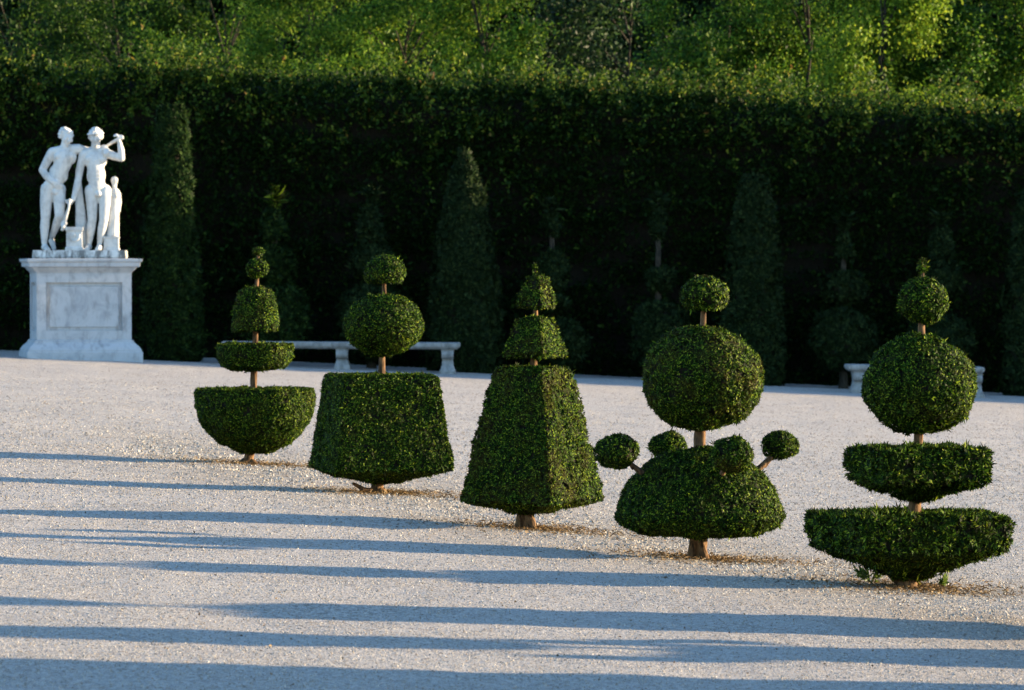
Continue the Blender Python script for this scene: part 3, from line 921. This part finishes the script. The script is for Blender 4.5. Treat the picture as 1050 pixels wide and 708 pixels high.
# ------------------------------------------------------------------ boxes and mouldings
def ringbox(levels, centre=(0, 0)):
    """stack of rectangles (half width, half depth, z[, y shift]) as one closed body, hard edged"""
    V, F = [], []
    for l in levels:
        hw, hd, z = l[:3]
        ys = l[3] if len(l) > 3 else 0
        V += [(centre[0] - hw, centre[1] - hd + ys, z), (centre[0] + hw, centre[1] - hd + ys, z), (centre[0] + hw, centre[1] + hd + ys, z), (centre[0] - hw, centre[1] + hd + ys, z)]
    for k in range(len(levels) - 1):
        for e in range(4):
            F.append((k * 4 + e, k * 4 + (e + 1) % 4, k * 4 + 4 + (e + 1) % 4, k * 4 + 4 + e))
    n = (len(levels) - 1) * 4
    F += [(3, 2, 1, 0), (n, n + 1, n + 2, n + 3)]
    return np.array(V, float), np.array(F)


def bevel(o, w=0.006, seg=2):
    b = o.modifiers.new('edge', 'BEVEL')
    b.width = w; b.segments = seg; b.limit_method = 'ANGLE'; b.angle_limit = R(35)
    return o


# pedestal
PD = 66.3
psx = (82.5 - CX) * PD / FPX
psz = float(gz(psx))
s = FPX / PD
pz = lambda zy: CAM_H - ((250 + zy / 5.447) - HY) / s - psz      # zoomed pixel row -> height over the ground
PROT = R(11.0)
kx = 1.0 / (5.447 * s) / 1.075
ped = thing('pedestal', 'veined white marble pedestal with moulded cornice and a framed front panel under the statue', 'pedestal', (psx, PD, psz), PROT)
W = lambda zw: zw * kx / 2
DEP = 0.80
hb = W(565)
levels = [(W(690), W(690) * DEP, -0.06), (W(690), W(690) * DEP, pz(601)), (W(676), W(676) * DEP, pz(600)), (W(676), W(676) * DEP, pz(590)),
          (W(655), W(655) * DEP, pz(575)), (W(610), W(610) * DEP, pz(556)), (W(590), W(590) * DEP, pz(545)), (W(590), W(590) * DEP, pz(538)), (hb, hb * DEP, pz(535))]
bevel(Geo().add(*ringbox(levels)).build('plinth', M['pedestal'], ped, False), 0.004)
# die with recessed panels on front and sides
z0, z1 = pz(535), pz(165)
g = Geo()
hd = hb * DEP
def panel_face(g, o, u, n, w, h, b, dep):
    """flat frame of border b round a panel sunk by dep with a small raised fillet"""
    o, u, n = np.array(o), np.array(u), np.array(n)
    up = np.array([0, 0, 1.0])
    r = lambda m, dd: [o + u * m + up * m - n * dd, o + u * (w - m) + up * m - n * dd, o + u * (w - m) + up * (h - m) - n * dd, o + u * m + up * (h - m) - n * dd]
    rings = [r(0, 0), r(b, 0), r(b + 0.002, dep), r(b + 0.05, dep * 0.9), r(b + 0.055, dep * 0.45)]
    V = np.concatenate(rings)
    F = []
    for k in range(len(rings) - 1):
        for e in range(4):
            F.append((k * 4 + e, k * 4 + (e + 1) % 4, k * 4 + 4 + (e + 1) % 4, k * 4 + 4 + e))
    m = (len(rings) - 1) * 4
    F.append((m, m + 1, m + 2, m + 3))
    g.add(V, F)
H = z1 - z0
panel_face(g, (-hb, -hd, z0), (1, 0, 0), (0, -1, 0), 2 * hb, H, 0.13, 0.05)
panel_face(g, (hb, -hd, z0), (0, 1, 0), (1, 0, 0), 2 * hd, H, 0.13, 0.05)
panel_face(g, (hb, hd, z0), (-1, 0, 0), (0, 1, 0), 2 * hb, H, 0.13, 0.05)
panel_face(g, (-hb, hd, z0), (0, -1, 0), (-1, 0, 0), 2 * hd, H, 0.13, 0.05)
g.build('die', M['pedestal'], ped, False)
levels = [(hb, hb * DEP, pz(165)), (W(572), W(572) * DEP, pz(158)), (W(590), W(590) * DEP, pz(150)), (W(600), W(600) * DEP, pz(146)), (W(622), W(622) * DEP, pz(134)),
          (W(660), W(660) * DEP, pz(128)), (W(662), W(662) * DEP, pz(106)), (W(684), W(684) * DEP, pz(100)), (W(688), W(688) * DEP, pz(86)), (W(560), W(560) * DEP, pz(83))]
bevel(Geo().add(*ringbox(levels)).build('cornice', M['pedestal'], ped, False), 0.004)

# ------------------------------------------------------------------ statue group
SZ = pz(83) + psz
ST = thing('statue', 'white marble statue of two standing figures, one leaning on the other, on the pedestal', 'statue', (psx, PD, SZ), R(3))
slab_h = 0.115
lv = ringbox([(W(556), 0.44, 0.0), (W(558), 0.45, 0.03), (W(552), 0.44, slab_h)])
bevel(Geo().add(*lv).build('base_slab', M['weathered'], ST, False), 0.012, 2)
KZ = 1 / (5.054 * s)


def sp(zx, zy, y=0.0):
    return np.array([(zx - 314) * KZ, y, (690 - zy) * KZ + slab_h - 0.005])


ICO = None
def ico():
    global ICO
    if ICO is None:
        import bmesh
        b = bmesh.new()
        bmesh.ops.create_icosphere(b, subdivisions=2, radius=1)
        b.verts.ensure_lookup_table()
        ICO = (np.array([v.co[:] for v in b.verts]), np.array([[v.index for v in fc_.verts] for fc_ in b.faces]))
        b.free()
    return ICO


class Clay:
    def __init__(s): s.g = Geo()
    def ball(s, p, r, rot=None):
        V, F = ico()
        V = V * np.array(r if np.ndim(r) else (r, r, r))
        if rot is not None: V = V @ np.array(rot).T
        s.g.add(V + np.array(p), F)
    def limb(s, pts, rad):
        rad = [r_ * (1.02 if r_ > 0.075 else 1.16 if r_ > 0.025 else 1.08) for r_ in rad]
        for a, b, ra, rb in zip(pts[:-1], pts[1:], rad[:-1], rad[1:]):
            a, b = np.array(a), np.array(b)
            k = max(2, int(np.linalg.norm(b - a) / (min(ra, rb) * 0.3)))
            for i in range(k + 1):
                t_ = i / k
                s.ball(a + (b - a) * t_, ra + (rb - ra) * t_)
    def build(s, name, mat, parent, voxel=0.01, smooth=4):
        o = s.g.build(name + '_clay', mat)
        m = o.modifiers.new('r', 'REMESH'); m.mode = 'VOXEL'; m.voxel_size = voxel
        m2 = o.modifiers.new('s', 'SMOOTH'); m2.iterations = smooth; m2.factor = 0.5
        dg = bpy.context.evaluated_depsgraph_get()
        me = bpy.data.meshes.new_from_object(o.evaluated_get(dg))
        me.name = name
        old = o.data
        bpy.data.objects.remove(o); bpy.data.meshes.remove(old)
        for p in me.polygons: p.use_smooth = True
        me.materials.clear(); me.materials.append(mat)
        o = bpy.data.objects.new(name, me)
        C.objects.link(o); o.parent = parent
        return o


def rotm(yaw, pitch, roll=0):
    return np.array(Matrix.Rotation(yaw, 3, 'Z') @ Matrix.Rotation(pitch, 3, 'X') @ Matrix.Rotation(roll, 3, 'Y'))


def head(c, p, yaw, pitch, roll):
    """head centred on p, facing -y before the turn"""
    m = rotm(yaw, pitch, roll) * 1.06
    q = lambda x, y, z: p + m @ np.array([x, y, z])
    c.ball(q(0, 0.015, 0.02), (0.078, 0.096, 0.09), m)
    c.ball(q(0, -0.02, -0.04), (0.062, 0.072, 0.075), m)
    c.ball(q(0, -0.062, -0.098), (0.026, 0.024, 0.02), m)          # chin
    c.limb([q(0, -0.092, 0.005), q(0, -0.112, -0.035)], [0.010, 0.016])  # nose
    c.limb([q(-0.045, -0.076, 0.014), q(0, -0.088, 0.012), q(0.045, -0.076, 0.014)], [0.012, 0.014, 0.012])  # brow
    for sx_ in (-1, 1):
        c.ball(q(sx_ * 0.042, -0.068, -0.03), 0.031)               # cheek
        c.ball(q(sx_ * 0.030, -0.078, -0.006), 0.015)             # eye
        c.ball(q(sx_ * 0.078, 0.012, -0.012), (0.012, 0.022, 0.032), m)  # ear
    c.limb([q(-0.022, -0.088, -0.064), q(0, -0.094, -0.063), q(0.022, -0.088, -0.064)], [0.008, 0.011, 0.008])  # lips
    return m, q


def hair(parent, p, m, n=90, wreath=False):
    c = Clay()
    c.ball(p + m @ np.array([0, 0.025, 0.028]), (0.088, 0.098, 0.092), m)
    for k in range(n):
        u = norm(rng.normal(size=(1, 3)))[0]
        if u[1] < -0.25 and u[2] < 0.45: continue
        if u[2] < -0.55: continue
        c.ball(p + m @ (u * [0.088, 0.1, 0.095] + [0, 0.025, 0.022]), 0.017 + 0.009 * rng.random())
    if wreath:
        for k in range(30):
            a = 2 * PI * k / 30
            c.ball(p + m @ np.array([math.cos(a) * 0.097, math.sin(a) * 0.112 + 0.012, 0.045]), (0.02, 0.02, 0.016))
    return c.build('hair', M['marble'], parent, 0.009, 1)


def hand(c, w, d, side, curl, palm_n):
    """palm and five fingers; w wrist, d pointing direction, side = thumb side, palm_n = way the palm faces"""
    d, side, pn = (np.array(v, float) / np.linalg.norm(v) for v in (d, side, palm_n))
    pc = w + d * 0.05
    for k in (-1, 0, 1):
        c.limb([w + side * 0.012 * k, pc + side * 0.026 * k + d * 0.035], [0.021, 0.017])
    for k, ln in enumerate((0.075, 0.085, 0.08, 0.062)):
        b = pc + d * 0.04 + side * (0.034 - 0.023 * k)
        j1 = b + (d * math.cos(curl) + pn * math.sin(curl)) * ln * 0.5
        j2 = j1 + (d * math.cos(curl * 2.1) + pn * math.sin(curl * 2.1)) * ln * 0.5
        c.limb([b, j1, j2], [0.0115, 0.0105, 0.009])
    b = w + d * 0.025 + side * 0.028
    c.limb([b, b + side * 0.028 + d * 0.03 + pn * 0.012, b + side * 0.022 + d * 0.055 + pn * 0.035], [0.014, 0.012, 0.01])


def foot(c, a, toe):
    a, toe = np.array(a), np.array(toe)
    v = toe - a
    c.limb([a, a + v * 0.35 + [0, 0, 0.012], a + v * 0.8], [0.04, 0.036, 0.027])
    sd = np.cross(v / np.linalg.norm(v), [0, 0, 1])
    for k in range(5):
        o_ = sd * (0.034 - 0.017 * k)
        c.limb([a + v * 0.7 + o_, a + v * (1.0 - 0.03 * k) + o_ + [0, 0, -0.006]], [0.016, 0.0125])


def tor(c, chest, belly, pelvis, wide=1.0):
    cr = rotm(0, 0, 0)
    c.ball(chest, (0.178 * wide, 0.118, 0.145)); c.ball(belly, (0.14 * wide, 0.105, 0.16)); c.ball(pelvis, (0.134 * wide, 0.108, 0.105))
    c.limb([chest + [0, 0, -0.03], belly, pelvis], [0.13, 0.118, 0.118])
    ax = (chest - pelvis) / np.linalg.norm(chest - pelvis)
    for sx_ in (-1, 1):
        c.ball(chest + [sx_ * 0.072, -0.075, 0.005], (0.074, 0.042, 0.056))     # chest muscle
        c.ball(pelvis + [sx_ * 0.058, 0.07, -0.04], (0.068, 0.06, 0.075))        # buttock
        for k in range(3):
            c.ball(belly + ax * (0.06 - 0.055 * k) + [sx_ * 0.034, -0.092, 0], (0.032, 0.022, 0.026))
    return ax


# leaning figure
A = Clay()
ch, be, pe = sp(232, 205, 0.0), sp(202, 292, 0.0), sp(172, 352, 0.0)
tor(A, ch, be, pe, 1.03)
A.limb([sp(234, 170, 0.01), sp(240, 128, 0.0)], [0.066, 0.056])
A.limb([sp(172, 182, 0), sp(234, 172, 0.01), sp(304, 164, 0.01)], [0.066, 0.072, 0.064])
hp = sp(243, 100, -0.015)
mA, qA = head(A, hp, R(28), R(14), R(6))
A.limb([sp(168, 186, 0), sp(145, 225, -0.0), sp(119, 272, -0.01)], [0.064, 0.056, 0.046])
A.limb([sp(119, 272, -0.01), sp(140, 305, -0.07), sp(172, 335, -0.125)], [0.046, 0.045, 0.03])
hand(A, sp(172, 335, -0.125), (0.8, -0.05, -0.55), (0.5, -0.2, 0.8), 0.45, (0.1, 1, -0.1))
A.limb([sp(304, 164, 0.01), sp(352, 172, 0.11), sp(405, 165, 0.105)], [0.06, 0.048, 0.04])
A.limb([sp(405, 165, 0.105), sp(440, 152, 0.03)], [0.04, 0.03])
hand(A, sp(440, 152, 0.03), (0.25, -0.9, -0.35), (-1, -0.2, 0), 0.6, (-0.1, -0.4, -1))
A.limb([sp(146, 372, 0), sp(138, 440, -0.015), sp(135, 515, -0.02)], [0.105, 0.088, 0.062])
A.limb([sp(135, 515, -0.02), sp(130, 565, 0.0), sp(128, 650, 0.0)], [0.058, 0.06, 0.036])
foot(A, sp(128, 672, 0.02), sp(150, 684, -0.16))
A.limb([sp(204, 375, 0), sp(207, 440, -0.05), sp(208, 508, -0.09)], [0.1, 0.085, 0.06])
A.limb([sp(208, 508, -0.09), sp(193, 550, 0.0), sp(165, 618, 0.13)], [0.056, 0.056, 0.034])
foot(A, sp(163, 640, 0.15), sp(178, 684, 0.06))
A.ball(sp(188, 385, -0.10), (0.05, 0.03, 0.045))
fa = A.build('leaning_figure', M['marble'], ST, 0.0095, 3)
hair(fa, hp, mA)

# upright figure
B = Clay()
ch, be, pe = sp(391, 218, 0.0), sp(396, 300, -0.01), sp(402, 362, 0.0)
tor(B, ch, be, pe)
B.limb([sp(392, 178, 0.01), sp(394, 132, 0.0)], [0.062, 0.054])
B.limb([sp(334, 192, 0), sp(391, 180, 0.01), sp(448, 184, 0)], [0.062, 0.07, 0.062])
hp = sp(394, 102, -0.012)
mB, qB = head(B, hp, R(-4), R(4), R(-4))
B.limb([sp(330, 194, 0), sp(316, 250, 0.0), sp(306, 312, -0.01)], [0.06, 0.052, 0.043])
B.limb([sp(306, 312, -0.01), sp(296, 360, -0.06), sp(280, 425, -0.12)], [0.044, 0.044, 0.029])
hand(B, sp(280, 425, -0.12), (-0.55, -0.2, -0.6), (-0.3, -0.8, 0.3), 0.85, (-0.4, 0.2, 0.9))
B.limb([sp(450, 186, 0), sp(488, 200, -0.03), sp(528, 212, -0.06)], [0.06, 0.052, 0.044])
B.limb([sp(528, 212, -0.06), sp(526, 170, -0.07), sp(518, 130, -0.08)], [0.044, 0.042, 0.029])
hand(B, sp(518, 130, -0.08), (-0.15, 0.0, 1), (0.1, 0.9, 0.2), 1.0, (-1, 0.1, 0))
B.limb([sp(372, 380, 0), sp(374, 450, -0.01), sp(376, 528, -0.02)], [0.1, 0.083, 0.059])
B.limb([sp(376, 528, -0.02), sp(368, 578, 0.0), sp(359, 652, 0.01)], [0.056, 0.058, 0.034])
foot(B, sp(358, 672, 0.02), sp(345, 684, -0.15))
B.limb([sp(440, 380, 0), sp(440, 450, -0.025), sp(436, 528, -0.05)], [0.098, 0.082, 0.058])
B.limb([sp(436, 528, -0.05), sp(426, 578, -0.02), sp(414, 652, 0.0)], [0.055, 0.057, 0.034])
foot(B, sp(413, 672, 0.0), sp(408, 684, -0.18))
B.ball(sp(408, 395, -0.10), (0.05, 0.03, 0.045))
fb = B.build('upright_figure', M['marble'], ST, 0.0095, 3)
hair(fb, hp, mB, 110, True)

tt = Clay(); tt.limb([sp(262, 425, -0.17), sp(256, 470, -0.17), sp(240, 520, -0.16), sp(232, 560, -0.14)], [0.016, 0.018, 0.026, 0.03])
for k in range(16): tt.ball(sp(232 + rng.normal() * 8, 565 + rng.normal() * 12, -0.14 + rng.normal() * 0.02), 0.026)
tt.build('lowered_torch', M['marble'], fb, 0.009, 1)
tt = Clay(); tt.limb([sp(520, 108, -0.09), sp(470, 135, 0.02), sp(432, 158, 0.10)], [0.026, 0.02, 0.016])
for k in range(8): tt.ball(sp(524 + rng.normal() * 4, 103 + rng.normal() * 3, -0.09), 0.022)
tt.build('shouldered_torch', M['marble'], fb, 0.009, 1)
# draped tree stump behind the lowered arm
tt = Clay(); tt.limb([sp(322, 690, 0.10), sp(320, 560, 0.09), sp(308, 420, 0.08), sp(300, 270, 0.07)], [0.085, 0.07, 0.055, 0.03])
for k in range(7):
    tt.limb([sp(292 + 8 * k, 660, 0.04 - 0.01 * (k % 2)), sp(296 + 6 * k, 480, 0.03), sp(296 + 2 * k, 300, 0.05)], [0.022, 0.018, 0.014])
tt.build('stump_support', M['marble'], ST, 0.011, 2)
# altar block
g = Geo()
ac = sp(285, 690, -0.06)
aw = 44 * KZ
lv = [(aw * 1.08, aw * 0.95, ac[2] - 0.01), (aw * 1.08, aw * 0.95, ac[2] + 0.04), (aw * 0.94, aw * 0.82, ac[2] + 0.055), (aw * 0.92, aw * 0.8, ac[2] + 0.27), (aw * 1.04, aw * 0.92, ac[2] + 0.29), (aw * 1.06, aw * 0.94, ac[2] + 0.335)]
g.add(*ringbox(lv, (ac[0], ac[1])))
al = bevel(g.build('altar_block', M['marble'], ST, False), 0.006)
tt = Clay()
for k in range(12):
    a = PI * k / 11
    tt.ball((ac[0] - math.cos(a) * aw * 0.6, ac[1] - aw * 0.8, ac[2] + 0.22 - math.sin(a) * 0.08), 0.02)
tt.ball((ac[0], ac[1] - aw * 0.8, ac[2] + 0.22), (0.028, 0.018, 0.03))
tt.build('garland', M['marble'], al, 0.009, 1)
# little draped figure on a block
ic = sp(474, 690, 0.06)
iw = 42 * KZ
lv = [(iw, iw, ic[2] - 0.01), (iw, iw, ic[2] + 0.03), (iw * 0.92, iw * 0.92, ic[2] + 0.04), (iw * 0.92, iw * 0.92, ic[2] + 0.17), (iw, iw, ic[2] + 0.18), (iw, iw, ic[2] + 0.20)]
idb = bevel(Geo().add(*ringbox(lv, (ic[0], ic[1]))).build('idol_block', M['marble'], ST, False), 0.005)
tt = Clay()
y_ = 0.06
tt.limb([sp(478, 612, y_), sp(482, 520, y_), sp(486, 460, y_), sp(488, 420, y_), sp(490, 392, y_)], [0.085, 0.08, 0.082, 0.066, 0.07])
tt.limb([sp(490, 392, y_), sp(490, 365, y_)], [0.03, 0.026])
tt.ball(sp(490, 354, y_ - 0.005), (0.036, 0.042, 0.046)); tt.ball(sp(490, 356, y_ - 0.045), (0.008, 0.012, 0.012))
tt.limb([sp(490, 340, y_), sp(490, 324, y_)], [0.036, 0.046])
for sx_ in (-1, 1):
    tt.limb([sp(490 + sx_ * 22, 395, y_), sp(488 + sx_ * 30, 440, y_), sp(486 + sx_ * 27, 490, y_ - 0.03)], [0.028, 0.024, 0.018])
    tt.ball(sp(489 + sx_ * 11, 408, y_ - 0.06), 0.026)
for k in range(9):
    a = -PI * 0.95 + PI * 0.9 * k / 8
    tt.limb([sp(478, 612, y_) + [math.cos(a) * 0.085, math.sin(a) * 0.085, 0], sp(485, 470, y_) + [math.cos(a) * 0.075, math.sin(a) * 0.075, 0]], [0.016, 0.010])
tt.build('idol_figure', M['marble'], idb, 0.009, 2)

# ------------------------------------------------------------------ benches
def bench(label, px0, px1, d, ytop0, ytop1, legs_px, thick_px=7.0):
    s = FPX / d
    x0, x1 = (px0 - CX) / s, (px1 - CX) / s
    xm = (x0 + x1) / 2
    z0, z1 = CAM_H - (ytop0 - HY) / s, CAM_H - (ytop1 - HY) / s
    zb = float(gz(xm))
    t = thing('stone_bench', label, 'bench', (xm, d, zb), 0, 'stone benches along the hedge')
    th = thick_px / s
    hl = (x1 - x0) / 2
    zt = (z0 + z1) / 2 - zb
    V, F = ringbox([(hl - 0.05, 0.20, zt - th), (hl - 0.02, 0.235, zt - th * 0.8), (hl, 0.25, zt - th * 0.55), (hl, 0.25, zt - 0.012), (hl - 0.012, 0.24, zt)])
    V[:, 2] += V[:, 0] * (z1 - z0) / (2 * hl)
    bevel(Geo().add(V, F).build('seat', M['bench'], t, False), 0.012, 3)
    for p in legs_px:
        lx = (p - CX) / s - xm
        gl = float(gz(lx + xm)) - zb
        ht = zt - th + 0.002 + lx * (z1 - z0) / (2 * hl) - gl
        g = Geo()
        lv = [(0.115, 0.19, -0.05), (0.115, 0.19, 0.05), (0.10, 0.175, 0.075), (0.082, 0.15, 0.13, 0.0), (0.076, 0.135, ht * 0.55, 0.01), (0.08, 0.15, ht * 0.75, 0), (0.088, 0.18, ht * 0.9, -0.01), (0.095, 0.2, ht)]
        V, F = ringbox(lv, (lx, 0))
        V[:, 2] += gl
        g.add(V, F)
        lo = bevel(g.build('leg', M['bench'], t, False), 0.01, 2)
        # scroll on the front of the leg
        g = Geo()
        th_ = np.arange(20) * 2 * PI / 20
        yy, zc = -0.165, gl + ht - 0.075
        rr = 0.062
        a = np.stack([np.full(20, lx - 0.084), yy + np.cos(th_) * rr, zc + np.sin(th_) * rr], 1)
        b = a.copy(); b[:, 0] = lx + 0.084
        g.add(np.vstack([a, b]), np.stack([np.arange(20), (np.arange(20) + 1) % 20, 20 + (np.arange(20) + 1) % 20, 20 + np.arange(20)], 1))
        for e, off in ((a, 0), (b, 1)):
            c0 = e.mean(0)
            g.add(np.vstack([e, c0[None]]), np.stack([np.arange(20), (np.arange(20) + 1) % 20, np.full(20, 20)], 1))
        g.build('scroll', M['bench'], lo, False)
    return t


bench('long pale stone bench on three legs behind the two left topiaries', 228, 472, 67.0, 350, 351.5, (244, 351, 459))
bench('short pale stone bench on two legs behind the right hand topiary', 867, 1008, 66.6, 373.5, 376.5, (880, 1000))

# ------------------------------------------------------------------ light
SUN_EL = R(8.5)
SUN_AZ = R(80.0)            # clockwise from +Y
to_sun = Vector((math.sin(SUN_AZ) * math.cos(SUN_EL), math.cos(SUN_AZ) * math.cos(SUN_EL), math.sin(SUN_EL)))
sd = bpy.data.lights.new('sun', 'SUN')
sd.energy = 4.3
sd.angle = R(0.9)
sd.color = (1.0, 0.77, 0.47)
so = bpy.data.objects.new('sun', sd)
C.objects.link(so)
so.rotation_euler = to_sun.to_track_quat('Z', 'Y').to_euler()
so.location = (30, 40, 20)
wd = bpy.data.worlds.new('World')
scn.world = wd
wd.use_nodes = True
nt = wd.node_tree
sky = nt.nodes.new('ShaderNodeTexSky')
sky.sky_type = 'NISHITA'
sky.sun_disc = False
sky.sun_elevation = SUN_EL
sky.sun_rotation = SUN_AZ
sky.air_density = 1.0
sky.dust_density = 0.2
sky.ozone_density = 3.0
nt.links.new(sky.outputs[0], nt.nodes['Background'].inputs[0])
nt.nodes['Background'].inputs[1].default_value = 0.132

# ------------------------------------------------------------------ camera
cd = bpy.data.cameras.new('camera')
co = bpy.data.objects.new('camera', cd)
C.objects.link(co)
scn.camera = co
cd.sensor_width = 36.0
cd.lens = 36.0 * FPX / 1050.0
cd.clip_start = 0.5
cd.clip_end = 3000
pitch = math.atan((354 - HY) / FPX)
co.location = (0, 0, CAM_H)
co.rotation_euler = (PI / 2 - pitch, 0, 0)
cd.dof.use_dof = True
cd.dof.focus_distance = 28.5
cd.dof.aperture_fstop = 8.5

scn.view_settings.view_transform = 'Standard'
scn.view_settings.look = 'None'
scn.view_settings.gamma = 1.0
scn.view_settings.exposure = 2.3
scn.cycles.use_denoising = True
scn.cycles.max_bounces = 6
scn.cycles.transparent_max_bounces = 4
